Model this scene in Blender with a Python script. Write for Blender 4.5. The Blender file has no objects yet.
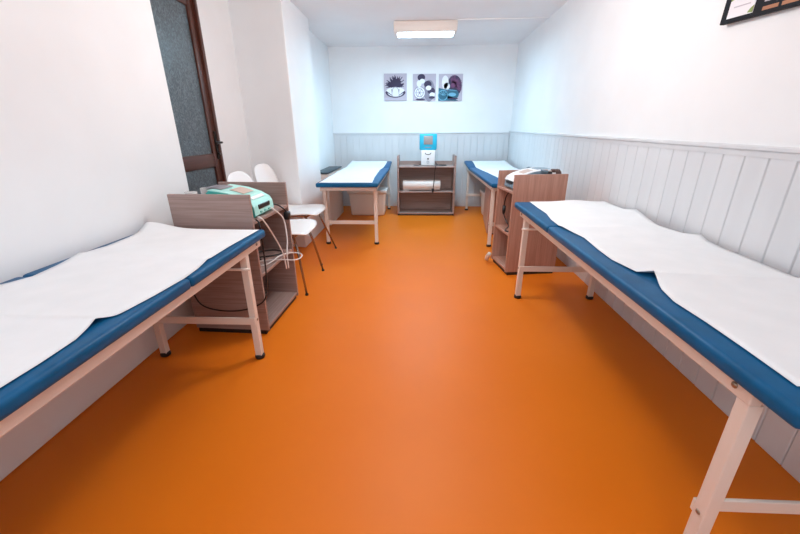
import bpy, bmesh, math, random
from mathutils import Matrix, Vector, noise

random.seed(7)
SC = bpy.context.scene
COL = SC.collection
PI = math.pi

# ------------------------------------------------------------------ materials
def new_mat(name, color, rough=0.5, metal=0.0, spec=0.5, emit=None, estr=0.0, trans=0.0):
    m = bpy.data.materials.new(name)
    m.use_nodes = True
    b = m.node_tree.nodes['Principled BSDF']
    b.inputs['Base Color'].default_value = (*color, 1)
    b.inputs['Roughness'].default_value = rough
    b.inputs['Metallic'].default_value = metal
    b.inputs['Specular IOR Level'].default_value = spec
    if trans:
        b.inputs['Transmission Weight'].default_value = trans
    if emit:
        b.inputs['Emission Color'].default_value = (*emit, 1)
        b.inputs['Emission Strength'].default_value = estr
    return m

def lin(r, g, b):
    f = lambda c: (c/255/12.92) if c <= 10 else ((c/255+0.055)/1.055)**2.4
    return (f(r), f(g), f(b))

def add_noise(m, c1, c2, scale=(1, 1, 1), nscale=5.0, detail=4.0, bump=0.0, lo=0.3, hi=0.7, bump_dist=0.002, rough_var=None):
    nt = m.node_tree
    b = nt.nodes['Principled BSDF']
    tc = nt.nodes.new('ShaderNodeTexCoord')
    mp = nt.nodes.new('ShaderNodeMapping')
    mp.inputs['Scale'].default_value = scale
    nz = nt.nodes.new('ShaderNodeTexNoise')
    nz.inputs['Scale'].default_value = nscale
    nz.inputs['Detail'].default_value = detail
    rp = nt.nodes.new('ShaderNodeValToRGB')
    rp.color_ramp.elements[0].position = lo
    rp.color_ramp.elements[1].position = hi
    rp.color_ramp.elements[0].color = (*c1, 1)
    rp.color_ramp.elements[1].color = (*c2, 1)
    nt.links.new(tc.outputs['Object'], mp.inputs['Vector'])
    nt.links.new(mp.outputs['Vector'], nz.inputs['Vector'])
    nt.links.new(nz.outputs['Fac'], rp.inputs['Fac'])
    nt.links.new(rp.outputs['Color'], b.inputs['Base Color'])
    if rough_var:
        mr = nt.nodes.new('ShaderNodeMapRange')
        mr.inputs['To Min'].default_value, mr.inputs['To Max'].default_value = rough_var
        nt.links.new(nz.outputs['Fac'], mr.inputs['Value'])
        nt.links.new(mr.outputs['Result'], b.inputs['Roughness'])
    if bump:
        bp = nt.nodes.new('ShaderNodeBump')
        bp.inputs['Strength'].default_value = bump
        bp.inputs['Distance'].default_value = bump_dist
        nt.links.new(nz.outputs['Fac'], bp.inputs['Height'])
        nt.links.new(bp.outputs['Normal'], b.inputs['Normal'])
    return m

def wood(name, axis, c1, c2, c3, rough=0.45):
    """laminate with long streaks running along one axis"""
    m = new_mat(name, c2, rough)
    nt = m.node_tree
    b = nt.nodes['Principled BSDF']
    tc = nt.nodes.new('ShaderNodeTexCoord')
    mp = nt.nodes.new('ShaderNodeMapping')
    sc = [70.0, 70.0, 70.0]
    sc['XYZ'.index(axis)] = 2.2
    mp.inputs['Scale'].default_value = sc
    n1 = nt.nodes.new('ShaderNodeTexNoise')
    n1.inputs['Scale'].default_value = 1.3
    n1.inputs['Detail'].default_value = 6
    n1.inputs['Distortion'].default_value = 0.6
    rp = nt.nodes.new('ShaderNodeValToRGB')
    e = rp.color_ramp.elements
    e[0].position, e[0].color = 0.28, (*c1, 1)
    e[1].position, e[1].color = 0.72, (*c3, 1)
    mid = e.new(0.5)
    mid.color = (*c2, 1)
    nt.links.new(tc.outputs['Object'], mp.inputs['Vector'])
    nt.links.new(mp.outputs['Vector'], n1.inputs['Vector'])
    nt.links.new(n1.outputs['Fac'], rp.inputs['Fac'])
    nt.links.new(rp.outputs['Color'], b.inputs['Base Color'])
    return m

M = {}
M['wall'] = add_noise(new_mat('white_paint', (.84, .84, .85), .7, spec=.25), (.82, .835, .85), (.85, .865, .88), nscale=3, bump=.12, bump_dist=.004)
M['ceiling'] = add_noise(new_mat('ceiling_paint', (.84, .82, .82), .8, spec=.2), (.83, .81, .81), (.86, .84, .84), nscale=2)
M['boards'] = add_noise(new_mat('painted_boards', (.66, .67, .69), .45, spec=.4), (.64, .65, .67), (.69, .70, .72), scale=(1, 1, .3), nscale=6)
M['floor'] = add_noise(new_mat('orange_linoleum', (.78, .24, .03), .42, spec=.22), (.76, .178, .008), (.82, .202, .011), nscale=1.6, detail=8, lo=.25, hi=.75, rough_var=(.36, .5), bump=.05, bump_dist=.003)
M['vinyl'] = add_noise(new_mat('blue_vinyl', (.006, .08, .23), .42, spec=.22), (.002, .086, .21), (.003, .105, .26), nscale=14, bump=.12, bump_dist=.001)
M['paper'] = add_noise(new_mat('white_paper', (.86, .86, .86), .85, spec=.1), (.80, .83, .85), (.84, .865, .885), nscale=9, bump=.25, bump_dist=.002)
M['frame'] = new_mat('cream_metal', (.78, .69, .62), .38, spec=.5)
M['rubber'] = new_mat('black_rubber', (.008, .008, .01), .5)
M['bolt'] = new_mat('steel_bolt', (.35, .28, .22), .3, .9)
M['chrome'] = new_mat('brown_chrome', (.36, .28, .24), .25, .85)
WC = (lin(140, 118, 112), lin(158, 134, 127), lin(171, 148, 141))
M['wood_x'] = wood('grey_oak_along_x', 'X', *WC)
M['wood_y'] = wood('grey_oak_along_y', 'Y', *WC)
WR = (lin(166, 124, 108), lin(182, 139, 122), lin(193, 152, 135))
M['wood_z'] = wood('grey_oak_upright', 'Z', *WR)
M['wood_ry'] = wood('warm_oak_along_y', 'Y', *WR)
M['plinth'] = new_mat('black_plinth', (.012, .01, .01), .5)
M['shell'] = new_mat('white_plastic_shell', (.88, .88, .88), .32, spec=.5)
M['bin'] = new_mat('bin_plastic', (.78, .70, .64), .4)
M['lid'] = new_mat('bin_lid', (.80, .75, .72), .35)
M['cream'] = new_mat('cream_board', (.80, .72, .66), .5)
M['darktop'] = new_mat('dark_top', (.014, .035, .05), .4)
M['teal'] = new_mat('teal_plastic', (.06, .46, .42), .35)
M['mint'] = new_mat('mint_plastic', (.42, .80, .74), .35)
M['black'] = new_mat('black_plastic', (.012, .012, .014), .3)
M['greyscr'] = new_mat('grey_screen', (.28, .27, .30), .25)
M['tan'] = new_mat('tan_plastic', (.55, .42, .36), .4)
M['whitep'] = new_mat('white_plastic', (.84, .84, .85), .35)
M['greyblue'] = new_mat('greyblue_plastic', (.20, .30, .38), .35)
M['sky'] = new_mat('sky_blue_plastic', (.012, .42, .62), .35)
M['beigescr'] = new_mat('beige_screen', (.34, .30, .29), .3)
M['paperroll'] = new_mat('paper_roll_side', (.80, .72, .68), .8)
M['tube'] = new_mat('white_tube', (.82, .78, .76), .35)
M['brown'] = new_mat('dark_brown', (.10, .055, .045), .45)
M['doorwood'] = wood('dark_door_wood', 'Z', lin(58, 28, 20), lin(76, 38, 27), lin(92, 50, 36), .35)
M['doorrail'] = wood('dark_door_rail', 'Y', lin(58, 28, 20), lin(76, 38, 27), lin(92, 50, 36), .35)
M['handle'] = new_mat('dark_bronze', (.02, .015, .013), .3, .7)
M['lamp'] = new_mat('lamp_housing', (.84, .76, .70), .4)
M['glow'] = new_mat('lamp_diffuser', (.9, .95, 1), .4, emit=(.52, .80, 1.0), estr=14)
M['clear'] = new_mat('clear_plastic', (.9, .88, .88), .15, trans=.45)
M['navy'] = new_mat('print_dark_violet', (.045, .03, .075), .7)
M['lav'] = new_mat('print_lavender', (.50, .45, .53), .7)
M['prwhite'] = new_mat('print_white', (.80, .80, .84), .7)
M['prteal'] = new_mat('print_teal', (.03, .13, .20), .7)
M['prblue'] = new_mat('print_light_blue', (.16, .42, .58), .7)
M['prplum'] = new_mat('print_plum', (.16, .05, .13), .7)
M['prgrey'] = new_mat('print_grey', (.25, .23, .30), .7)
M['posterblack'] = new_mat('poster_black', (.008, .008, .012), .6, spec=.15)
M['postercard'] = new_mat('poster_card', (.82, .80, .84), .6)
M['postergreen'] = new_mat('poster_green', (.22, .30, .08), .6)
M['posterrust'] = new_mat('poster_rust', (.40, .16, .07), .6)
M['postergrey'] = new_mat('poster_grey', (.52, .48, .54), .6)
M['winframe'] = new_mat('window_frame', (.8, .8, .8), .4)
M['winglass'] = new_mat('window_glass', (.95, .97, 1), .02, trans=1.0)

# patterned door glass: dark room behind, pale leafy flecks
def door_glass():
    m = new_mat('patterned_glass', (.05, .075, .09), .28, spec=.6)
    nt = m.node_tree
    b = nt.nodes['Principled BSDF']
    tc = nt.nodes.new('ShaderNodeTexCoord')
    nz = nt.nodes.new('ShaderNodeTexNoise')
    nz.inputs['Scale'].default_value = 26
    nz.inputs['Detail'].default_value = 3
    nz.inputs['Distortion'].default_value = 2.2
    rp = nt.nodes.new('ShaderNodeValToRGB')
    rp.color_ramp.elements[0].position = .40
    rp.color_ramp.elements[1].position = .68
    rp.color_ramp.elements[0].color = (.045, .062, .075, 1)
    rp.color_ramp.elements[1].color = (.13, .17, .19, 1)
    bp = nt.nodes.new('ShaderNodeBump')
    bp.inputs['Strength'].default_value = .6
    bp.inputs['Distance'].default_value = .004
    nt.links.new(tc.outputs['Object'], nz.inputs['Vector'])
    nt.links.new(nz.outputs['Fac'], rp.inputs['Fac'])
    nt.links.new(rp.outputs['Color'], b.inputs['Base Color'])
    nt.links.new(nz.outputs['Fac'], bp.inputs['Height'])
    nt.links.new(bp.outputs['Normal'], b.inputs['Normal'])
    return m
M['doorglass'] = door_glass()

# ------------------------------------------------------------------ mesh helpers
class MB:
    def __init__(self):
        self.bm = bmesh.new()
        self.mats = []
    def mi(self, m):
        if m not in self.mats:
            self.mats.append(m)
        return self.mats.index(m)
    def _merge(self, tmp, m, smooth=False, xf=None):
        if xf is not None:
            tmp.transform(xf)
        k = self.mi(m)
        for f in tmp.faces:
            f.material_index = k
            f.smooth = smooth
        me = bpy.data.meshes.new('tmp')
        tmp.to_mesh(me)
        tmp.free()
        self.bm.from_mesh(me)
        bpy.data.meshes.remove(me)
    def box(self, lo, hi, m, bevel=0.0, seg=2, xf=None, smooth=None, taper=None):
        t = bmesh.new()
        bmesh.ops.create_cube(t, size=1)
        c = [(a+b)/2 for a, b in zip(lo, hi)]
        s = [b-a for a, b in zip(lo, hi)]
        for v in t.verts:
            k = 1.0
            if taper and v.co.z < 0:
                k = taper
            v.co = Vector((v.co.x*s[0]*k+c[0], v.co.y*s[1]*k+c[1], v.co.z*s[2]+c[2]))
        if bevel:
            bmesh.ops.bevel(t, geom=list(t.edges), offset=bevel, segments=seg, profile=.5, affect='EDGES')
        self._merge(t, m, bool(bevel and seg > 1) if smooth is None else smooth, xf)
        return self
    def tube(self, pts, r, m, n=10, smooth_path=0, closed=False, caps=True):
        P = [Vector(p) for p in pts]
        if smooth_path:
            Q = []
            for i in range(len(P)-1):
                p0, p1, p2, p3 = P[max(i-1, 0)], P[i], P[i+1], P[min(i+2, len(P)-1)]
                for k in range(smooth_path):
                    u = k/smooth_path
                    Q.append(.5*((2*p1)+(p2-p0)*u+(2*p0-5*p1+4*p2-p3)*u*u+(3*p1-p0-3*p2+p3)*u**3))
            Q.append(P[-1])
            P = Q
        rr = r if isinstance(r, (list, tuple)) else [r]*len(P)
        t = bmesh.new()
        rings = []
        up = None
        for i, p in enumerate(P):
            d = (P[min(i+1, len(P)-1)]-P[max(i-1, 0)]).normalized()
            if up is None:
                up = Vector((0, 0, 1)) if abs(d.z) < .9 else Vector((1, 0, 0))
            a = (up-d*up.dot(d)).normalized()
            up = a
            b = d.cross(a)
            R = rr[min(i, len(rr)-1)]
            rings.append([t.verts.new(p+a*R*math.cos(2*PI*k/n)+b*R*math.sin(2*PI*k/n)) for k in range(n)])
        for i in range(len(rings)-1):
            for k in range(n):
                t.faces.new((rings[i][k], rings[i][(k+1) % n], rings[i+1][(k+1) % n], rings[i+1][k]))
        if caps:
            t.faces.new(rings[0][::-1])
            t.faces.new(rings[-1])
        bmesh.ops.recalc_face_normals(t, faces=t.faces)
        self._merge(t, m, True)
        return self
    def bar(self, a, b, w, d, m, ref=(0, 1, 0), bevel=.003):
        """rectangular bar from a to b"""
        a, b = Vector(a), Vector(b)
        z = (b-a)
        L = z.length
        z.normalize()
        y = Vector(ref)
        y = (y-z*y.dot(z)).normalized()
        x = y.cross(z)
        xf = Matrix(((x.x, y.x, z.x, a.x), (x.y, y.y, z.y, a.y), (x.z, y.z, z.z, a.z), (0, 0, 0, 1)))
        return self.box((-w/2, -d/2, 0), (w/2, d/2, L), m, bevel, 2, xf, False)
    def lathe(self, prof, m, n=24, xf=None, smooth=True):
        t = bmesh.new()
        rings = []
        for (r, z) in prof:
            if r < 1e-6:
                rings.append([t.verts.new((0, 0, z))])
            else:
                rings.append([t.verts.new((r*math.cos(2*PI*k/n), r*math.sin(2*PI*k/n), z)) for k in range(n)])
        for i in range(len(rings)-1):
            A, B = rings[i], rings[i+1]
            for k in range(n):
                k2 = (k+1) % n
                if len(A) == 1 and len(B) == 1:
                    continue
                if len(A) == 1:
                    t.faces.new((A[0], B[k2], B[k]))
                elif len(B) == 1:
                    t.faces.new((A[k], A[k2], B[0]))
                else:
                    t.faces.new((A[k], A[k2], B[k2], B[k]))
        bmesh.ops.recalc_face_normals(t, faces=t.faces)
        self._merge(t, m, smooth, xf)
        return self
    def prism(self, poly, vec, m, bevel=0.0, seg=2, xf=None, smooth=False):
        """polygon (3-D points, planar) pushed along vec"""
        t = bmesh.new()
        vs = [t.verts.new(p) for p in poly]
        f = t.faces.new(vs)
        r = bmesh.ops.extrude_face_region(t, geom=[f])
        bmesh.ops.translate(t, verts=[g for g in r['geom'] if isinstance(g, bmesh.types.BMVert)], vec=vec)
        bmesh.ops.recalc_face_normals(t, faces=t.faces)
        if bevel:
            bmesh.ops.bevel(t, geom=list(t.edges), offset=bevel, segments=seg, profile=.5, affect='EDGES')
        self._merge(t, m, smooth, xf)
        return self
    def grid(self, rows, m, thick=0.0, smooth=True):
        """rows of points -> sheet, optionally given thickness along its normals"""
        t = bmesh.new()
        V = [[t.verts.new(p) for p in r] for r in rows]
        for i in range(len(V)-1):
            for k in range(len(V[0])-1):
                t.faces.new((V[i][k], V[i][k+1], V[i+1][k+1], V[i+1][k]))
        bmesh.ops.recalc_face_normals(t, faces=t.faces)
        if thick:
            bmesh.ops.solidify(t, geom=list(t.faces), thickness=thick)
        self._merge(t, m, smooth)
        return self
    def build(self, name, parent=None, local=False):
        if parent is not None and not local:
            mx = Matrix()
            o = parent
            while o is not None:
                mx = o.matrix_basis @ mx
                o = o.parent
            self.bm.transform(mx.inverted())
        me = bpy.data.meshes.new(name)
        self.bm.to_mesh(me)
        self.bm.free()
        for m in self.mats:
            me.materials.append(m)
        ob = bpy.data.objects.new(name, me)
        COL.objects.link(ob)
        if parent is not None:
            ob.parent = parent
        return ob

def thing(name, label, cat, loc, rz=0.0, group=None):
    o = bpy.data.objects.new(name, None)
    o.empty_display_size = .1
    COL.objects.link(o)
    o.location = loc
    o.rotation_euler = (0, 0, rz)
    tag(o, label, cat, group)
    return o

def tag(o, label, cat, group=None):
    o['label'] = label
    o['category'] = cat
    if group:
        o['group'] = group
    return o

def struct(o):
    o['kind'] = 'structure'
    return o

def interp(poly, y):
    """poly: list of tuples (y, ...) with falling y"""
    if y >= poly[0][0]:
        return poly[0][1:]
    for a, b in zip(poly, poly[1:]):
        if a[0] >= y >= b[0]:
            u = (a[0]-y)/max(a[0]-b[0], 1e-9)
            return tuple(p+(q-p)*u for p, q in zip(a[1:], b[1:]))
    return poly[-1][1:]

# ------------------------------------------------------------------ the room
def xr(y):
    return 1.514+.0095*(y-.8)
XR, XL, XF, XN, XD = 1.52, -1.635, -1.30, -1.435, -1.88
YB, YR, H = 6.62, -1.25, 2.545
W = M['wall']
struct(MB().box((-2.2, YR-.1, -.1), (XR+.2, YB+.12, 0), M['floor']).build('floor'))
struct(MB().box((-2.2, YR-.1, H), (XR+.2, YB+.12, H+.1), M['ceiling']).build('ceiling'))
struct(MB().prism([(xr(YR-.1), YR-.1, 0), (xr(YB+.12), YB+.12, 0), (xr(YB)+.12, YB+.12, 0), (xr(YB)+.12, YR-.1, 0)], (0, 0, H), W).build('wall_right'))
struct(MB().box((XN-.2, YB, 0), (xr(YB)+.01, YB+.12, H), W).build('wall_back'))
struct(MB().box((XL-.42, YR-.1, 0), (XL, 2.59, H), W, .012, 3, None, False).build('wall_left'))
# recess with the door, then the angled face and the long stretch up to the niche
struct(MB().box((XD-.2, 3.603, 0), (XD, 4.5, H), W).box((XD-.2, 2.5, 2.43), (XD, 3.603, H), W).build('wall_recess'))
struct(MB().prism([(XD-.1, 4.235, 0), (XF, 4.075, 0), (XF, 5.03, 0), (XD-.1, 5.03, 0)], (0, 0, H), W, .012, 3).build('wall_projection'))
struct(MB().box((XN-.3, 5.0, 0), (XN, YB, H), W).build('wall_niche'))
# wall behind the camera with its window
wr = MB()
wr.box((XL, YR-.1, 0), (XR, YR, .95), W).box((XL, YR-.1, 2.3), (XR, YR, H), W)
wr.box((XL, YR-.1, .95), (-1.05, YR, 2.3), W).box((1.05, YR-.1, .95), (XR, YR, 2.3), W)
struct(wr.build('wall_rear'))
win = MB()
for x in (-1.05, -.03, .99):
    win.box((x, YR-.08, .95), (x+.06, YR-.02, 2.3), M['winframe'])
for z in (.95, 2.24):
    win.box((-1.05, YR-.08, z), (1.05, YR-.02, z+.06), M['winframe'])
winf = struct(win.build('window_1'))
MB().box((-1.0, YR-.055, 1.0), (1.0, YR-.049, 2.25), M['winglass']).build('window_glass', winf)

# board cladding up to chest height: right wall and back wall
def rail_z(y):
    return 1.187+.0107*y
bd = MB()
pitch, y = .127, YR+.02
k = 0
while y < YB-.03:
    y2 = min(y+pitch, YB-.02)
    zt = rail_z((y+y2)/2)-.02
    bd.box((-.014, y+.0016, .0), (.004, y2-.0016, zt), M['boards'], .0045, 1, Matrix.Translation((xr((y+y2)/2), 0, 0)))
    y = y2
bd.prism([(xr(YR)-.006, YR, 0), (xr(YB)-.006, YB, 0), (xr(YB)+.002, YB, 0), (xr(YR)+.002, YR, 0)], (0, 0, 1.15), M['boards'])
struct(bd.build('trim_1'))
bd = MB()
x = XN
while x < xr(YB)-.03:
    x2 = min(x+.112, xr(YB)-.014)
    bd.box((x+.0012, YB-.014, 0), (x2-.0012, YB+.002, 1.238), M['boards'], .0035, 1)
    x = x2
bd.box((XN, YB-.006, 0), (xr(YB)-.01, YB+.001, 1.2), M['boards'])
struct(bd.build('trim_2'))
# cap rails
def rail_prof(z):
    return [(0, z), (-.026, z), (-.030, z-.006), (-.030, z-.018), (-.020, z-.026), (-.017, z-.05), (0, z-.05)]
r = MB()
rows = []
for yy in (YR, YB-.03):
    z = rail_z(yy)+.022
    rows.append([(xr(yy)+a, yy, b) for a, b in rail_prof(z)])
r.grid(rows, M['boards'], smooth=False)
struct(r.build('trim_3'))
r = MB()
rows = []
for xx in (XN, xr(YB)-.02):
    rows.append([(xx, YB+a, b) for a, b in rail_prof(1.262)])
r.grid(rows, M['boards'], smooth=False)
struct(r.build('trim_4'))
# thin cable trunking across the ceiling from the lamp to the right wall
struct(MB().box((.47, 5.155, H-.014), (xr(5.17)-.002, 5.175, H), M['ceiling'], .003, 1).build('trim_5'))

# ------------------------------------------------------------------ door in the recess
door = struct(MB().box((XD-.09, 3.570, 0), (XD+.004, 3.606, 2.43), M['doorwood'], .006, 2)
              .box((XD-.09, 2.55, 0), (XD+.012, 2.63, 2.43), M['doorwood'], .006, 2)
              .box((XD-.09, 2.63, 2.36), (XD+.012, 3.575, 2.43), M['doorrail'], .006, 2).build('door_1'))
lf = MB()
lf.box((XD-.06, 3.485, .02), (XD-.018, 3.572, 2.355), M['doorwood'], .006, 2)
lf.box((XD-.06, 2.635, .02), (XD-.018, 2.735, 2.355), M['doorwood'], .006, 2)
for z0, z1 in ((.02, .22), (.985, 1.105), (2.27, 2.355)):
    lf.box((XD-.06, 2.735, z0), (XD-.018, 3.485, z1), M['doorrail'], .006, 2)
leaf = lf.build('door_leaf', door)
MB().box((XD-.043, 2.73, 1.10), (XD-.036, 3.49, 2.28), M['doorglass']).build('glass_pane', leaf)
MB().box((XD-.043, 2.73, .21), (XD-.036, 3.49, .99), M['doorglass']).build('glass_pane', leaf)
hd = MB()
hd.box((XD-.018, 3.535, 1.05), (XD-.008, 3.570, 1.30), M['handle'], .004, 2)
hd.tube([(XD-.012, 3.553, 1.20), (XD+.035, 3.553, 1.20), (XD+.045, 3.545, 1.20), (XD+.045, 3.44, 1.198)], .010, M['handle'], 10, 4)
hd.tube([(XD-.012, 3.553, 1.10), (XD+.006, 3.553, 1.10)], .012, M['handle'])
hd.build('door_handle', door)

# ------------------------------------------------------------------ treatment tables
def make_table(label, x0, x1, p0, p1, split, yr0, yr1, ly0, ly1, head_rise=0.0, rod=True, over=.03):
    """x0,x1 outer faces of the metal frame; p0,p1 padding ends; split where head part meets body part"""
    root = thing('treatment_table', label, 'treatment table', ((x0+x1)/2, (p0+p1)/2, 0), 0, 'white framed treatment tables')
    F = M['frame']
    f = MB()
    for xa, xb in ((x0, x0+.032), (x1-.032, x1)):
        f.box((xa, yr0, .658), (xb, yr1, .706), F, .004, 2, None, False)
    for yy in (yr0, yr1-.03, split-.015, (yr0+split)/2):
        f.box((x0+.032, yy, .664), (x1-.032, yy+.03, .703), F, .003, 2, None, False)
    f.build('frame', root)
    for xx, s in ((x0, -1), (x1, 1)):
        for yy in (yr1-.055, yr0+.05):
            b = MB()
            b.lathe([(0, .006), (.006, .005), (.009, .002), (.009, 0)], M['bolt'], 12,
                    Matrix.Translation((xx, yy, .684)) @ Matrix.Rotation(s*PI/2, 4, 'Y'))
            b.build('bolt', root)
    for yy, s in ((ly0, -1), (ly1, 1)):
        for xx in (x0+.022, x1-.022):
            l = MB()
            l.bar((xx, yy, .014), (xx, yy-.018*s*0, .658), .038, .038, F)
            sx = -1 if xx < (x0+x1)/2 else 1
            l.lathe([(0, .005), (.005, .004), (.008, .001), (.008, 0)], M['bolt'], 12,
                    Matrix.Translation((xx+sx*.019, yy, .262)) @ Matrix.Rotation(sx*PI/2, 4, 'Y'))
            lo = l.build('leg', root)
            MB().lathe([(0, 0), (.026, 0), (.029, .006), (.029, .018), (.024, .026), (.0, .026)], M['rubber'], 20,
                       Matrix.Translation((xx, yy, 0))).build('rubber_foot', lo)
        inn = -s*.024
        MB().box((x0+.004, yy+inn-.006, .240), (x1-.004, yy+inn+.006, .284), F, .003, 2, None, False).build('stretcher', root)
        if rod and s > 0:
            MB().tube([(x0-.014, yy+inn*1.15, .585), (x1+.014, yy+inn*1.15, .585)], .0075, F, 10).build('fold_rod', root)
    # padding
    a0, a1 = x0-over, x1+.03
    V = M['vinyl']
    MB().box((a0, p0, .7065), (a1, split-.003, .754), V, .016, 4).build('body_cushion', root)
    t = MB()
    if head_rise:
        ang = math.asin(head_rise/(p1-split))
        xf = Matrix.Translation((0, split, .7065)) @ Matrix.Rotation(ang, 4, 'X') @ Matrix.Translation((0, -split, -.7065))
        t.box((a0, split+.003, .7065), (a1, p1, .754), V, .016, 4, xf)
    else:
        t.box((a0, split+.003, .7065), (a1, p1, .754), V, .016, 4)
    t.build('head_cushion', root)
    return root

make_table('blue padded treatment table in the foreground along the panelled wall',
           .82, 1.445, .622, 2.975, 2.175, .755, 2.89, .775, 2.77)
make_table('blue padded treatment table in the foreground along the bare plain white wall', -1.565, -.925, -.30, 2.07, 1.31, -.15, 2.045, -.10, 1.862, over=.054)
make_table('blue padded table at the far end, in the niche with a storage bin beneath', -1.09, -.455, 4.055, 6.47, 5.85, 4.115, 6.40, 4.25, 6.34, .05, False)
make_table('blue padded table at the far end between bookcase and panelled wall', .842, 1.460, 4.03, 6.52, 5.85, 4.10, 6.40, 4.185, 6.29, .05, False)

# ------------------------------------------------------------------ paper covers
def paper(label, aisle, wall, ridges, ncross=22, z0=.7580, seed=1, far_bump=None, nstep=.012):
    """aisle / wall: (y, x, dz) with falling y"""
    y0, y1 = aisle[0][0], aisle[-1][0]
    w0, w1 = wall[0][0], wall[-1][0]
    n = int((y0-y1)/nstep)
    rows = []
    for i in range(n+1):
        u = i/n
        ya, yw = y0+(y1-y0)*u, w0+(w1-w0)*u
        xa, za = interp(aisle, ya)
        xw, zw = interp(wall, yw)
        row = []
        for k in range(ncross+1):
            v = k/ncross
            x = xa+(xw-xa)*v
            yy = ya+(yw-ya)*v
            za_w = max(0, 1-v/.25)**2
            zw_w = max(0, 1-(1-v)/.22)**2
            z = z0+za*za_w+zw*zw_w
            for (yr_a, yr_w, h, wd) in ridges:
                yc = yr_a+(yr_w-yr_a)*v
                d = (yy-yc)
                if d > 0:
                    z += h*max(0, 1-d/(wd*.35))
                else:
                    z += h*max(0, 1+d/wd)**1.5
            z += .0014*(noise.noise(Vector((x*3+seed*9, yy*2.2, seed)))+.6)
            if far_bump:
                z += far_bump[2]*math.exp(-((x-far_bump[0])/.13)**2-((yy-far_bump[1])/.10)**2)
            row.append((x, yy, z))
        rows.append(row)
    p = MB()
    p.grid(rows, M['paper'], .0007)
    o = p.build('paper_cover')
    tag(o, label, 'paper sheet', 'white paper covers on the treatment tables')
    return o

paper('white paper cover over the foreground table along the panelled wall',
      [(2.955, .904, 0), (2.72, .895, 0), (2.51, .892, 0), (2.33, .862, 0), (2.175, .85, .004), (2.14, .853, .004), (1.91, .893, 0), (1.70, .872, 0), (1.56, .866, 0),
       (1.395, .888, .004), (1.372, .930, .006), (1.33, .918, .004), (1.236, .883, 0), (1.137, .862, 0), (1.0, .866, 0), (.86, .863, 0), (.75, .858, 0), (.708, .855, 0)],
      [(2.955, 1.488, .004), (2.67, 1.488, .003), (2.52, 1.492, .030), (2.43, 1.49, .014), (2.24, 1.455, 0), (2.15, 1.442, 0), (2.02, 1.478, 0), (1.91, 1.492, .022),
       (1.85, 1.487, .004), (1.75, 1.479, 0), (1.57, 1.478, 0), (1.43, 1.47, 0), (1.2, 1.47, 0), (.708, 1.47, 0)],
      [(1.37, 1.32, .017, .10), (2.12, 2.15, .004, .12)], seed=1, far_bump=(1.25, 2.93, .014))
paper('white paper cover over the foreground table along the plain white wall',
      [(2.035, -.918, 0), (1.71, -.935, 0), (1.52, -.935, 0), (1.40, -.918, 0), (1.30, -.915, -.003), (1.22, -.915, 0), (1.13, -.921, 0), (1.02, -.935, 0), (.99, -.94, 0),
       (.94, -.968, .004), (.90, -.957, .002), (.84, -.946, 0), (.73, -.938, 0), (.63, -.938, 0), (-.22, -.938, 0)],
      [(2.06, -1.600, .006), (1.95, -1.580, 0), (1.70, -1.570, 0), (1.59, -1.588, .002), (1.566, -1.586, .006), (1.42, -1.560, 0), (1.293, -1.538, 0), (1.239, -1.560, 0), (1.19, -1.583, 0),
       (1.1, -1.588, 0), (-.22, -1.588, 0)],
      [(.935, .945, .010, .10), (1.50, 1.56, .005, .10)], seed=2, far_bump=(-1.56, 2.06, .035))

def paper_far(label, aisle, wall, seed, split=5.85, p1=6.47, rise=.05):
    o = paper(label, aisle, wall, [(5.05, 5.15, .003, .12)], seed=seed, nstep=.02)
    for v in o.data.vertices:
        if v.co.y > split:
            v.co.z += (v.co.y-split)*rise/(p1-split)
    return o
paper_far('white paper cover over the far table standing in the niche',
          [(6.44, -.50, 0), (6.2, -.50, .0), (5.83, -.515, 0), (5.4, -.535, .002), (4.95, -.525, 0), (4.54, -.515, 0), (4.3, -.50, 0), (4.072, -.488, 0)],
          [(6.44, -1.10, .01), (6.0, -1.10, .01), (5.8, -1.10, .004), (5.1, -1.10, .006), (4.5, -1.09, .002), (4.072, -1.085, 0)], 3)
paper_far('white paper cover over the far table right of the bookcase',
          [(6.44, .93, 0), (6.2, .93, 0), (5.8, .905, 0), (5.4, .92, .002), (5.09, .946, 0), (4.63, .972, 0), (4.3, .98, 0), (4.06, .985, 0)],
          [(6.44, 1.475, .008), (5.5, 1.47, .004), (4.06, 1.465, 0)], 4)

# ------------------------------------------------------------------ trolley cabinets and bookcase (open shelving with raised sides)
def make_shelf_unit(name, label, cat, loc, rz, width, depth, height, shelf_zs, wood_side, wood_shelf, t=.020, back=True, group=None, back_h=None):
    """local: front faces +X at x=0, body runs to x=-depth, width along Y centred"""
    root = thing(name, label, cat, loc, rz, group)
    for s in (-1, 1):
        y = s*(width/2-t/2)
        MB().box((-depth, y-t/2, .030), (0, y+t/2, height), wood_side, .0015, 1).build('side_panel', root, True)
    for z in shelf_zs:
        MB().box((-depth+.012, -width/2+t, z-.022), (-.004, width/2-t, z), wood_shelf, .0015, 1).build('shelf', root, True)
    if back:
        MB().box((-depth, -width/2+t, .045), (-depth+.010, width/2-t, back_h or height-.10), wood_side).build('back_panel', root, True)
    MB().box((-depth+.01, -width/2+.004, 0), (-.022, width/2-.004, .0299), M['plinth']).build('plinth', root, True)
    return root

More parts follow.
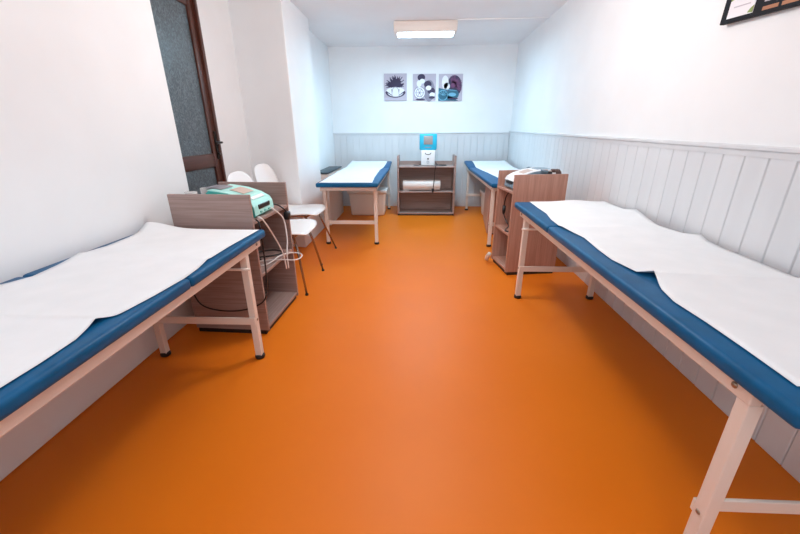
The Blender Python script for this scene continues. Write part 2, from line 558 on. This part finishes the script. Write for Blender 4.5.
R3 = math.radians
make_shelf_unit('shelf_cabinet', 'grey oak open cabinet carrying the teal device, beside two white chairs', 'cabinet',
                (-.978, 2.415, 0), R3(-2.5), .58, .515, .945, (.062, .432, .782), M['wood_x'], M['wood_y'], group='open oak trolley cabinets')
make_shelf_unit('shelf_cabinet', 'brown oak open cabinet carrying the grey device, by the panelled wall', 'cabinet',
                (.820, 3.46, 0), R3(180+8), .405, .485, .932, (.062, .400, .785), M['wood_z'], M['wood_ry'], group='open oak trolley cabinets', back_h=.76)
M['wood_bx'] = M['wood_x']
bc = make_shelf_unit('bookcase', 'low grey oak bookcase against the back wall under three small pictures', 'bookcase',
                     (.152, 5.83, 0), R3(-90), .912, .36, .928, (.045, .388, .772), M['wood_z'], M['wood_y'], t=.030)
# recessed brown backs read warm: bookcase body uses the grey oak
for ch in bc.children:
    if ch.name.startswith(('side_panel', 'back_panel')):
        ch.data.materials[0] = M['wood_y']

# ------------------------------------------------------------------ chairs
def make_chair(label, loc, rz, fx=.285):
    root = thing('shell_chair', label, 'chair', loc, rz, 'white shell chairs')
    # profile: from the front lip over the seat up the back (x forward, z up), with half widths and side curl
    prof = [(.270, .462, .150, .000), (.255, .482, .215, .004), (.215, .492, .250, .010), (.12, .488, .272, .014), (.0, .474, .276, .020),
            (-.11, .464, .270, .026), (-.195, .470, .255, .034), (-.240, .515, .240, .040), (-.262, .600, .234, .038), (-.278, .700, .236, .032),
            (-.292, .790, .232, .026), (-.306, .860, .216, .018), (-.316, .912, .184, .010), (-.322, .945, .130, .004), (-.325, .961, .045, .0)]
    # refine the profile
    P = []
    for i in range(len(prof)-1):
        p0, p1, p2, p3 = [Vector(prof[j]) for j in (max(i-1, 0), i, i+1, min(i+2, len(prof)-1))]
        for k in range(3):
            u = k/3
            P.append(.5*((2*p1)+(p2-p0)*u+(2*p0-5*p1+4*p2-p3)*u*u+(3*p1-p0-3*p2+p3)*u**3))
    P.append(Vector(prof[-1]))
    rows = []
    for i, p in enumerate(P):
        d = P[min(i+1, len(P)-1)]-P[max(i-1, 0)]
        tx, tz = d[0], d[1]
        L = math.hypot(tx, tz)
        nx, nz = tz/L, -tx/L          # towards the sitter
        if nz < 0 and i < len(P)*.4:
            nx, nz = -nx, -nz
        row = []
        for k in range(15):
            v = -1+2*k/14
            c = p[3]*abs(v)**2.4
            row.append((p[0]+nx*c, p[2]*v, p[1]+nz*c))
        rows.append(row)
    rows = [[(a, b, c+.024) for a, b, c in rw] for rw in rows]
    MB().grid(rows, M['shell'], .009).build('seat_shell', root, True)
    f = MB()
    for sx in (.16, -.16):
        f.tube([(sx, -.19, 0.476), (sx, 0, 0.471), (sx, .19, 0.476)], .010, M['chrome'], 8)
    for sy in (.1, -.1):
        f.tube([(.16, sy, 0.470), (-.16, sy, 0.470)], .009, M['chrome'], 8)
    f.build('under_frame', root, True)
    for sx in (1, -1):
        for sy in (1, -1):
            l = MB().tube([(sx*.17, sy*.19, 0.476), (sx*.20, sy*.215, .36), (fx if sx > 0 else -.25, sy*.285, .012)], [.0105, .0105, .0085], M['chrome'], 10)
            lo = l.build('leg', root, True)
            MB().lathe([(0, 0), (.013, 0), (.014, .014), (0, .014)], M['rubber'], 12, Matrix.Translation((fx if sx > 0 else -.25, sy*.285, 0))).build('foot_cap', lo, True)
    return root
make_chair('white shell chair nearer the camera, right beside the cabinet with the teal device', (-1.175, 3.045, 0), 0, .26)
make_chair('white shell chair farther back, between the other white chair and the far niche table', (-1.275, 3.79, 0), R3(-3), .32)

# ------------------------------------------------------------------ things under and beside the far tables
def storage_bin(label, x0, x1, y0, y1, h, name='storage_bin'):
    root = thing(name, label, 'storage box', ((x0+x1)/2, (y0+y1)/2, 0), 0, 'lidded plastic bins')
    MB().box((x0, y0, 0), (x1, y1, h-.05), M['bin'], .03, 3, None, True, .90).build('bin_body', root)
    MB().box((x0-.018, y0-.018, h-.055), (x1+.018, y1+.018, h), M['lid'], .012, 3).build('lid', root)
    return root
storage_bin('white plastic storage bin with lid under the far niche table', -1.08, -.485, 5.79, 6.17, .415)
storage_bin('pale plastic storage bin under the far table beside the bookcase', 1.045, 1.44, 5.60, 6.02, .40)
r = thing('low_cabinet', 'brown wooden low cabinet under the far table beside the panelled wall', 'cabinet', (1.2, 5.1, 0), R3(-6.5))
MB().box((-.225, -.43, .02), (.20, .43, .60), M['wood_z'], .003, 1).build('body', r, True)
MB().box((-.232, -.435, .60), (.207, .435, .622), M['wood_ry'], .003, 1).build('top_panel', r, True)
MB().box((-.19, -.40, 0), (.17, .40, .02), M['plinth']).build('plinth', r, True)
r = thing('side_board', 'cream boxed unit with a dark top standing in the niche behind the far table', 'cabinet', (-1.34, 5.75, 0))
MB().box((XN+.004, 5.16, .0), (-1.235, 6.10, .728), M['cream'], .004, 1).build('body', r)
MB().box((XN+.004, 5.14, .735), (-1.225, 6.12, .752), M['darktop'], .006, 2).build('top_panel', r)

# ------------------------------------------------------------------ devices
# teal console on the left cabinet
SZ = .782
dev = thing('therapy_device', 'teal and mint physiotherapy console with a black display on the grey oak cabinet', 'medical device', (-1.148, 2.35, SZ), R3(-2.5), 'desktop therapy consoles')
def console(root, body_m, top_m, Wd, disp_m, scr1, scr2, ln=.40, hh=1.0, front=True):
    # local: front at x=+ln/2, profile in xz
    x1, x0 = ln/2, -ln/2
    side = [(x1-.012, .006), (x1, .016), (x1-.006, .075*hh), (x1-.022, .100*hh), (x1-.075, .130*hh), (x1-.16, .157*hh), (x1-.26, .172*hh), (x0+.02, .174*hh), (x0, .160*hh), (x0+.004, .006)]
    MB().prism([(x, -Wd/2, z) for x, z in side], (0, Wd, 0), body_m, .006, 2).build('housing', root, True)
    # top fascia follows the curve
    curve = [(x1+.002, .020), (x1-.003, .075*hh), (x1-.019, .103*hh), (x1-.073, .133*hh), (x1-.16, .160*hh), (x1-.26, .1755*hh), (x0+.012, .1775*hh)]
    cv = curve if front else curve[1:]
    rows = [[(x, y, z) for y in (-Wd/2+.004, -Wd/4, 0, Wd/4, Wd/2-.004)] for x, z in cv]
    MB().grid(rows, top_m, .004, False).build('fascia', root, True)
    MB().box((x1-.004, -Wd*.28, .050*hh), (x1+.004, Wd*.28, .079*hh), disp_m, .002, 1).build('display', root, True)
    for k in range(3):
        MB().box((x1-.002, -Wd*.2+k*Wd*.2-.012, .026), (x1+.006, -Wd*.2+k*Wd*.2+.012, .036), body_m, .002, 1).build('button', root, True)
    def on_top(xa, xb, ya, yb, m, nm):
        def zt(x):
            for (a, za), (b2, zb) in zip(curve, curve[1:]):
                if b2 <= x <= a:
                    return za+(zb-za)*(a-x)/max(a-b2, 1e-9)
            return curve[-1][1]
        rws = []
        for i in range(7):
            x = xa+(xb-xa)*i/6
            rws.append([(x, ya, zt(x)+.0055), (x, yb, zt(x)+.0055)])
        MB().grid(rws, m, .002, False).build(nm, root, True)
    on_top(x1-.185, x1-.095, -Wd*.22, Wd*.26, scr2, 'keypad')
    on_top(x1-.345, x1-.225, -Wd*.30, Wd*.22, scr1, 'screen')
    on_top(x1-.05, x1-.028, -Wd*.3, Wd*.3, M['whitep'], 'label_strip')
console(dev, M['teal'], M['mint'], .285, M['black'], M['greyscr'], M['tan'], .30)
# grey console on the right cabinet
dev = thing('therapy_device', 'grey and white physiotherapy console on the brown cabinet by the panelled wall', 'medical device', (.985, 3.465, .785), R3(188), 'desktop therapy consoles')
console(dev, M['greyblue'], M['whitep'], .25, M['black'], M['greyblue'], M['tan'], .27, 1.0, False)

# glass / clear cups next to the teal console
def jar(label, x, y, z, r_, h):
    root = thing('clear_cup', label, 'cup', (x, y, z), 0, 'clear cups behind the teal console')
    t = .003
    MB().lathe([(0, 0), (r_*.85, 0), (r_, h), (r_-t, h), (r_*.85-t, t), (0, t)], M['clear'], 20).build('cup_body', root, True)
    MB().lathe([(0, .006), (r_*.74, .006), (r_*.80, h*.45), (0, h*.45)], M['whitep'], 16).build('contents', root, True)
jar('clear plastic cup at the wall end behind the teal console', -1.40, 2.225, SZ+.001, .036, .165)
jar('clear plastic cup touching the back of the teal console', -1.37, 2.35, SZ+.001, .038, .172)
# things behind the grey console
root = thing('black_box', 'small black box behind the grey console', 'box', (1.176, 3.372, .786))
MB().box((-.017, -.022, 0), (.017, .022, .165), M['black'], .004, 2).build('box_body', root, True)
MB().box((-.014, -.018, .165), (.014, .018, .172), M['tan'], .002, 1).build('box_top', root, True)

def lid_jar():
    root = thing('white_jar', 'small white jar with dark lid behind the grey console', 'jar', (1.215, 3.395, .786))
    MB().lathe([(0, 0), (.021, 0), (.024, .006), (.024, .145), (.020, .155), (0, .155)], M['whitep'], 20).build('jar_body', root, True)
    MB().lathe([(.0, .155), (.022, .155), (.022, .178), (.019, .182), (0, .182)], M['brown'], 20).build('lid', root, True)

# blue screen unit on the bookcase
BZ = .772
root = thing('white_control_box', 'white control box with round dial on top of the bookcase', 'medical device', (.175, 6.03, BZ))
MB().box((-.107, -.09, .004), (.107, .10, .232), M['whitep'], .010, 3).build('housing', root, True)
d = MB()
pts = [(.045*math.cos(a), -.091, .196+.028*math.sin(a)) for a in [PI+PI*k/10 for k in range(11)]]
d.tube(pts, .005, M['black'], 8)
d.build('grip', root, True)
rotx = Matrix.Rotation(PI/2, 4, 'X')
MB().lathe([(0, .010), (.012, .008), (.013, 0)], M['black'], 14, Matrix.Translation((0, -.09, .105)) @ rotx).build('knob', root, True)
MB().lathe([(.015, .006), (.020, .006), (.020, 0), (.015, 0)], M['greyblue'], 16, Matrix.Translation((0, -.09, .055)) @ rotx).build('socket_ring', root, True)
root = thing('monitor_unit', 'sky blue screen unit sitting on top of the white control box', 'monitor', (.175, 6.04, BZ+.233))
MB().box((-.134, -.075, .001), (.134, .075, .240), M['sky'], .016, 3).build('housing', root, True)
MB().box((-.070, -.080, .085), (.068, -.072, .208), M['beigescr'], .004, 2).build('screen', root, True)
MB().box((-.05, -.0765, .030), (.05, -.073, .048), M['greyblue'], .002, 1).build('button_row', root, True)
# paper roll
root = thing('paper_roll', 'thick white paper roll lying on the middle shelf of the bookcase', 'paper roll', (.08, 5.95, .388))
rx = Matrix.Translation((-.297, 0, .083)) @ Matrix.Rotation(PI/2, 4, 'Y')
MB().lathe([(.022, 0), (.080, 0), (.0825, .003), (.0825, .592), (.080, .595), (.022, .595), (.022, 0)], M['paperroll'], 40, rx).build('roll_body', root, True)
MB().lathe([(.021, -.002), (.019, -.002), (.019, .597), (.021, .597), (.021, -.002)], M['tan'], 20, rx).build('core', root, True)
MB().box((-.295, -.078, .001), (-.20, .01, .004), M['paperroll']).build('loose_end', root, True)

# ------------------------------------------------------------------ cables
def cable(name, label, pts, r_, m, cat='cable', sp=8, plug=None):
    c = MB().tube(pts, r_, m, 8, sp)
    o = c.build(name)
    tag(o, label, cat)
    if plug:
        (a, b, rr, mm) = plug
        MB().tube([a, [(p*.3+q*.7) for p, q in zip(a, b)], b], [rr, rr, rr*.6], mm, 12).build('plug', o)
    return o
cable('power_cable', 'black cable with plug hanging in front of the bookcase',
      [(.296, 5.97, BZ+.05), (.33, 5.93, BZ+.012), (.44, 5.90, BZ+.008), (.46, 5.95, BZ+.010), (.36, 5.98, BZ+.008), (.30, 5.88, BZ+.008), (.292, 5.822, BZ+.004), (.280, 5.805, .70), (.272, 5.80, .55), (.258, 5.80, .43)],
      .0055, M['black'], plug=((.258, 5.80, .44), (.255, 5.80, .375), .018, M['black']))
cable('short_lead', 'short dark lead lying left of the white control box', [(.07, 6.0, BZ+.02), (.03, 5.97, BZ+.006), (-.02, 5.97, BZ+.006), (-.05, 6.0, BZ+.006)], .005, M['black'])
cable('white_tube', 'white tube hanging from the near side of the teal console front',
      [(-.985, 2.19, .80), (-.965, 2.185, .795), (-.955, 2.22, .755), (-.952, 2.34, .618), (-.950, 2.44, .477), (-.950, 2.47, .35)], .0048, M['tube'])
cable('white_tube', 'white tube hanging from the far side of the teal console front',
      [(-.985, 2.41, .815), (-.965, 2.415, .80), (-.940, 2.50, .715), (-.925, 2.487, .577), (-.920, 2.435, .475), (-.918, 2.43, .37)], .0048, M['tube'])
cable('coiled_tube', 'white tube looped over the middle shelf of the grey oak cabinet',
      [(-1.16, 2.33, .440), (-1.09, 2.38, .441), (-.98, 2.40, .444), (-.85, 2.39, .448), (-.825, 2.46, .448), (-.855, 2.53, .447), (-.93, 2.55, .446), (-.985, 2.46, .452), (-1.02, 2.32, .441), (-1.12, 2.26, .440), (-1.2, 2.30, .440)], .0045, M['tube'])
o = cable('power_adapter', 'black adapter on a lead hanging at the far side of the grey oak cabinet',
          [(-1.02, 2.52, .82), (-.985, 2.545, .805), (-.955, 2.565, .775), (-.945, 2.59, .745)], .005, M['black'])
MB().box((-.965, 2.572, .690), (-.925, 2.622, .748), M['black'], .008, 2).build('adapter_body', o)
cable('power_cable', 'black cable lying on the middle shelf of the grey oak cabinet',
      [(-1.26, 2.36, .441), (-1.15, 2.45, .441), (-1.05, 2.50, .441), (-1.0, 2.58, .441), (-1.1, 2.63, .441), (-1.2, 2.55, .441), (-1.1, 2.40, .441)], .006, M['black'])
cable('power_cable', 'black cable dropping past the near panel of the grey oak cabinet behind the table leg',
      [(-.985, 2.16, .79), (-.962, 2.15, .76), (-.958, 2.145, .60), (-.960, 2.14, .45), (-.962, 2.115, .33), (-1.0, 2.105, .25), (-1.13, 2.105, .195), (-1.277, 2.10, .19), (-1.387, 2.09, .228), (-1.43, 2.085, .31), (-1.45, 2.085, .45)], .005, M['black'])
cable('power_cable', 'black cable hanging in the open front of the brown cabinet',
      [(.90, 3.56, .752), (.87, 3.58, .70), (.86, 3.60, .60), (.87, 3.60, .50), (.90, 3.52, .42), (.86, 3.44, .41), (.84, 3.36, .408), (.90, 3.34, .408)], .0055, M['black'],
      plug=((.862, 3.60, .60), (.862, 3.60, .52), .016, M['black']))
root = thing('small_carton', 'small white carton on the middle shelf of the brown cabinet', 'box', (.97, 3.52, .401), R3(10))
MB().box((-.04, -.05, 0), (.04, .05, .055), M['whitep'], .003, 1).build('carton_body', root, True)
MB().box((-.041, -.012, .02), (.041, .012, .056), M['tan']).build('tape', root, True)
lid_jar()
MB().lathe([(.041, 0), (.044, .004), (.044, .12), (.038, .152), (.022, .174), (0, .180)], M['brown'], 28).build('brown_bowl')
o = bpy.data.objects['brown_bowl']
o.location = (1.268, 3.45, .786)
tag(o, 'dark brown rounded cover at the wall end of the brown cabinet', 'cover')

# pale rolled piece leaning at the foot of the right cabinet
o = MB().tube([(.742, 3.655, .022), (.746, 3.642, .05), (.754, 3.615, .085), (.759, 3.60, .105)], [.020, .024, .022, .020], M['bin'], 14).build('rolled_cloth')
tag(o, 'small pale rolled bundle leaning at the lower front corner of the brown cabinet', 'roll')

# ------------------------------------------------------------------ ceiling lamp
root = thing('ceiling_lamp', 'long white ceiling lamp with a glowing diffuser near the back wall', 'lamp', (.09, 5.34, H-.1))
MB().box((-.30, 5.19, 2.428), (.48, 5.45, H-.001), M['lamp'], .012, 2).build('housing', root)
g = MB().box((-.255, 5.235, 2.407), (.440, 5.405, 2.429), M['glow'], .008, 2)
g.build('diffuser', root)
for x0_, x1_ in ((-.275, -.255), (.440, .460)):
    MB().box((x0_, 5.225, 2.410), (x1_, 5.415, 2.430), M['lamp'], .004, 1).build('end_cap', root)

# ------------------------------------------------------------------ pictures on the back wall
def canvas(label, x0, x1, z0, z1, draw):
    root = thing('canvas_picture', label, 'picture', ((x0+x1)/2, YB-.001, (z0+z1)/2), 0, 'three small canvases on the back wall')
    w, h = (x1-x0)/2, (z1-z0)/2
    MB().box((-w, -.022, -h), (w, 0, h), M['lav'], .002, 1).build('canvas', root, True)
    p = MB()
    draw(p, w, h)
    p.build('print', root, True)
YP = -.0225
def disc(p, cx, cz, rx_, rz_, m, lay=0, n=20, a0=0, a1=2*PI):
    pts = [(cx+rx_*math.cos(a0+(a1-a0)*k/n), YP-lay*.0006, cz+rz_*math.sin(a0+(a1-a0)*k/n)) for k in range(n if a1-a0 > 6.28 else n+1)]
    p.prism(pts, (0, .0005, 0), m)
def stroke(p, a, b, w_, m, lay=0):
    ax, az = a
    bx, bz = b
    L = math.hypot(bx-ax, bz-az) or 1
    nx, nz = -(bz-az)/L*w_/2, (bx-ax)/L*w_/2
    y_ = YP-lay*.0006
    p.prism([(ax+nx, y_, az+nz), (bx+nx*.4, y_, bz+nz*.4), (bx-nx*.4, y_, bz-nz*.4), (ax-nx, y_, az-nz)], (0, .0005, 0), m)
def ringstroke(p, cx, cz, r0, r1, m, lay, k=1.0):
    n = 20
    for i in range(n):
        a, b = 2*PI*i/n, 2*PI*(i+1)/n
        y_ = YP-lay*.0006
        p.prism([(cx+r0*math.cos(a), y_, cz+r0*math.sin(a)*k), (cx+r1*math.cos(a), y_, cz+r1*math.sin(a)*k),
                 (cx+r1*math.cos(b), y_, cz+r1*math.sin(b)*k), (cx+r0*math.cos(b), y_, cz+r0*math.sin(b)*k)], (0, .0005, 0), m)
def bowl_art(p, w, h):
    rd = random.Random(3)
    for i in range(34):
        a = PI*(-.08+1.16*i/33)
        L = rd.uniform(.09, .175)
        stroke(p, (0, .02), (L*math.cos(a)*1.0, .03+L*math.sin(a)*.92), .024, M['navy'], 1)
    disc(p, 0, .035, .085, .075, M['navy'], 2)
    disc(p, 0, -.07, .165, .085, M['navy'], 3, 20, PI, 2*PI)
    disc(p, 0, -.055, .15, .055, M['prwhite'], 4)
    disc(p, 0, -.075, .13, .065, M['prwhite'], 5, 16, PI, 2*PI)
    disc(p, 0, -.045, .055, .05, M['lav'], 6)
    disc(p, 0, -.055, .045, .05, M['prwhite'], 7)
    for s in (-1, 1):
        stroke(p, (s*.155, -.06), (s*.05, -.125), .018, M['navy'], 8)
        stroke(p, (s*.06, -.03), (s*.055, -.11), .010, M['navy'], 9)
def vase_art(p, w, h):
    disc(p, .08, -.05, .09, .16, M['prgrey'], 1)
    disc(p, -.075, -.08, .095, .095, M['prgrey'], 2)
    disc(p, -.075, -.08, .085, .085, M['prwhite'], 3)
    ringstroke(p, -.075, -.08, .055, .065, M['prgrey'], 4)
    for k in range(6):
        a = k*PI/3
        stroke(p, (-.075, -.08), (-.075+.08*math.cos(a), -.08+.08*math.sin(a)), .010, M['prgrey'], 5)
    disc(p, -.085, .055, .04, .05, M['prwhite'], 4)
    for cx, cz in ((-.05, .145), (.055, .045), (.115, -.055)):
        disc(p, cx, cz, .062, .05, M['navy'], 6)
        disc(p, cx+.015, cz-.055, .045, .035, M['prwhite'], 7)
    disc(p, .125, -.15, .05, .02, M['navy'], 8)
    disc(p, -.06, -.178, .08, .014, M['navy'], 8)
def flower_art(p, w, h):
    rd = random.Random(5)
    disc(p, .06, .02, .12, .16, M['navy'], 1)
    for i in range(26):
        a = -.6+2.6*i/25
        L = rd.uniform(.10, .17)
        stroke(p, (.04, .03), (min(.18, .04+L*math.cos(a)), min(.18, .03+L*math.sin(a))), .014, M['prplum'], 2)
    disc(p, .04, .03, .04, .035, M['prplum'], 3)
    disc(p, -.09, .075, .055, .10, M['prwhite'], 4)
    disc(p, -.06, .02, .05, .05, M['prwhite'], 4)
    disc(p, .035, -.105, .105, .075, M['prteal'], 5)
    p.prism([(-w, YP-.0030, -h), (.13, YP-.0030, -h), (.09, YP-.0030, -.175), (-.03, YP-.0030, -.10), (-.06, YP-.0030, -.03), (-w, YP-.0030, -.005)], (0, .0005, 0), M['prteal'])
    ringstroke(p, -.12, -.115, .070, .080, M['prblue'], 6)
    for k in range(5):
        a = .2+k*.6
        if -.12+.07*math.cos(a) > -w:
            stroke(p, (-.12, -.115), (max(-w+.003, -.12+.07*math.cos(a)), -.115+.07*math.sin(a)), .010, M['prblue'], 7)
    disc(p, .03, -.105, .065, .028, M['prblue'], 6)
    disc(p, .05, -.165, .08, .014, M['navy'], 7)
    stroke(p, (-.05, -.03), (.11, -.05), .012, M['prblue'], 7)
canvas('leftmost small canvas: dark flower spray in a white bowl', -.545, -.175, 1.755, 2.155, bowl_art)
canvas('middle small canvas: pale round vase with dark flower heads', -.075, .297, 1.752, 2.145, vase_art)
canvas('rightmost small canvas: teal vase and plum flowers', .344, .728, 1.745, 2.14, flower_art)

# poster on the right wall, only its lower edge in view
root = thing('wall_poster', 'black framed poster high on the right wall at the picture edge', 'poster', (XR-.004, 1.6, 1.9))
tilt = Matrix.Translation((0, 2.185, 1.777)) @ Matrix.Rotation(R3(3.4), 4, 'X') @ Matrix.Translation((0, -2.185, -1.777))
MB().box((XR-.026, 1.20, 1.777), (XR-.004, 2.185, 2.40), M['posterblack'], .002, 1, tilt).build('board', root)
MB().box((XR-.028, 1.995, 1.795), (XR-.025, 2.145, 2.10), M['postercard'], 0, 1, tilt).build('white_card', root)
p = MB()
for k, (ya, yb, z) in enumerate(((2.115, 2.02, 1.834), (2.12, 2.03, 1.872))):
    p.box((XR-.0292, yb, z), (XR-.0275, ya, z+.005), M['postergrey'], 0, 1, tilt)
p.prism([(XR-.0292, 1.996, 1.797), (XR-.0292, 2.025, 1.800), (XR-.0292, 2.012, 1.815), (XR-.0292, 1.996, 1.825)], (.0012, 0, 0), M['postergreen'], 0, 1, tilt)
p.prism([(XR-.0292, 2.144, 1.865), (XR-.0292, 2.07, 1.885), (XR-.0292, 2.08, 1.95), (XR-.0292, 2.144, 1.96)], (.0012, 0, 0), M['postergreen'], 0, 1, tilt)
p.build('card_print', root)
p = MB()
rd = random.Random(2)
y_ = 1.945
while y_ > 1.28:
    L = rd.uniform(.03, .08)
    p.box((XR-.0275, y_-L, 1.792), (XR-.0255, y_, 1.806), M['posterrust'], 0, 1, tilt)
    p.box((XR-.0275, y_-L*.8, 1.824), (XR-.0255, y_, 1.832), M['postergrey'], 0, 1, tilt)
    y_ -= L+.016
p.build('caption_lines', root)

# ------------------------------------------------------------------ light
w = bpy.data.worlds.new('world')
SC.world = w
w.use_nodes = True
w.node_tree.nodes['Background'].inputs['Color'].default_value = (.8, .9, 1, 1)
w.node_tree.nodes['Background'].inputs['Strength'].default_value = .6
def area(name, loc, rot, sx, sy, power, color):
    l = bpy.data.lights.new(name, 'AREA')
    l.shape = 'RECTANGLE'
    l.size, l.size_y = sx, sy
    l.energy = power
    l.color = color
    o = bpy.data.objects.new(name, l)
    o.location = loc
    o.rotation_euler = rot
    COL.objects.link(o)
    return o
pl = bpy.data.lights.new('ceiling_light', 'POINT')
pl.energy = 48
pl.color = (1, .965, .935)
pl.shadow_soft_size = .16
po = bpy.data.objects.new('ceiling_light', pl)
po.location = (0, 2.75, H-.2)
COL.objects.link(po)
area('window_light', (-.30, YR+.02, 1.80), (R3(84), 0, 0), 1.3, .85, 25, (.86, .94, 1))
area('lamp_light', (.09, 5.32, 2.400), (0, 0, 0), .68, .16, 33, (.50, .82, 1))

# ------------------------------------------------------------------ camera
cam = bpy.data.cameras.new('camera')
cam.sensor_width = 36
cam.lens = 364.58/800*36
cam.clip_start = .02
co = bpy.data.objects.new('camera', cam)
COL.objects.link(co)
p_, y_, r_ = .35928, .045936, -.0061386
cy, sy, cp, sp, cr, sr = math.cos(y_), math.sin(y_), math.cos(p_), math.sin(p_), math.cos(r_), math.sin(r_)
Fw = Vector((-sy*cp, cy*cp, -sp))
Rt = Vector((cy, sy, 0))
Up = Rt.cross(Fw)
r2, u2 = Rt*cr+Up*sr, Up*cr-Rt*sr
b_ = -Fw
co.matrix_world = Matrix(((r2.x, u2.x, b_.x, 0), (r2.y, u2.y, b_.y, 0), (r2.z, u2.z, b_.z, 1.3), (0, 0, 0, 1)))
SC.camera = co
vs = SC.view_settings
vs.view_transform = 'Standard'
vs.look = 'None'
vs.gamma = 1
vs.exposure = 0.13
vs.use_curve_mapping = False
SC.cycles.use_denoising = True
SC.cycles.max_bounces = 10
SC.cycles.diffuse_bounces = 6
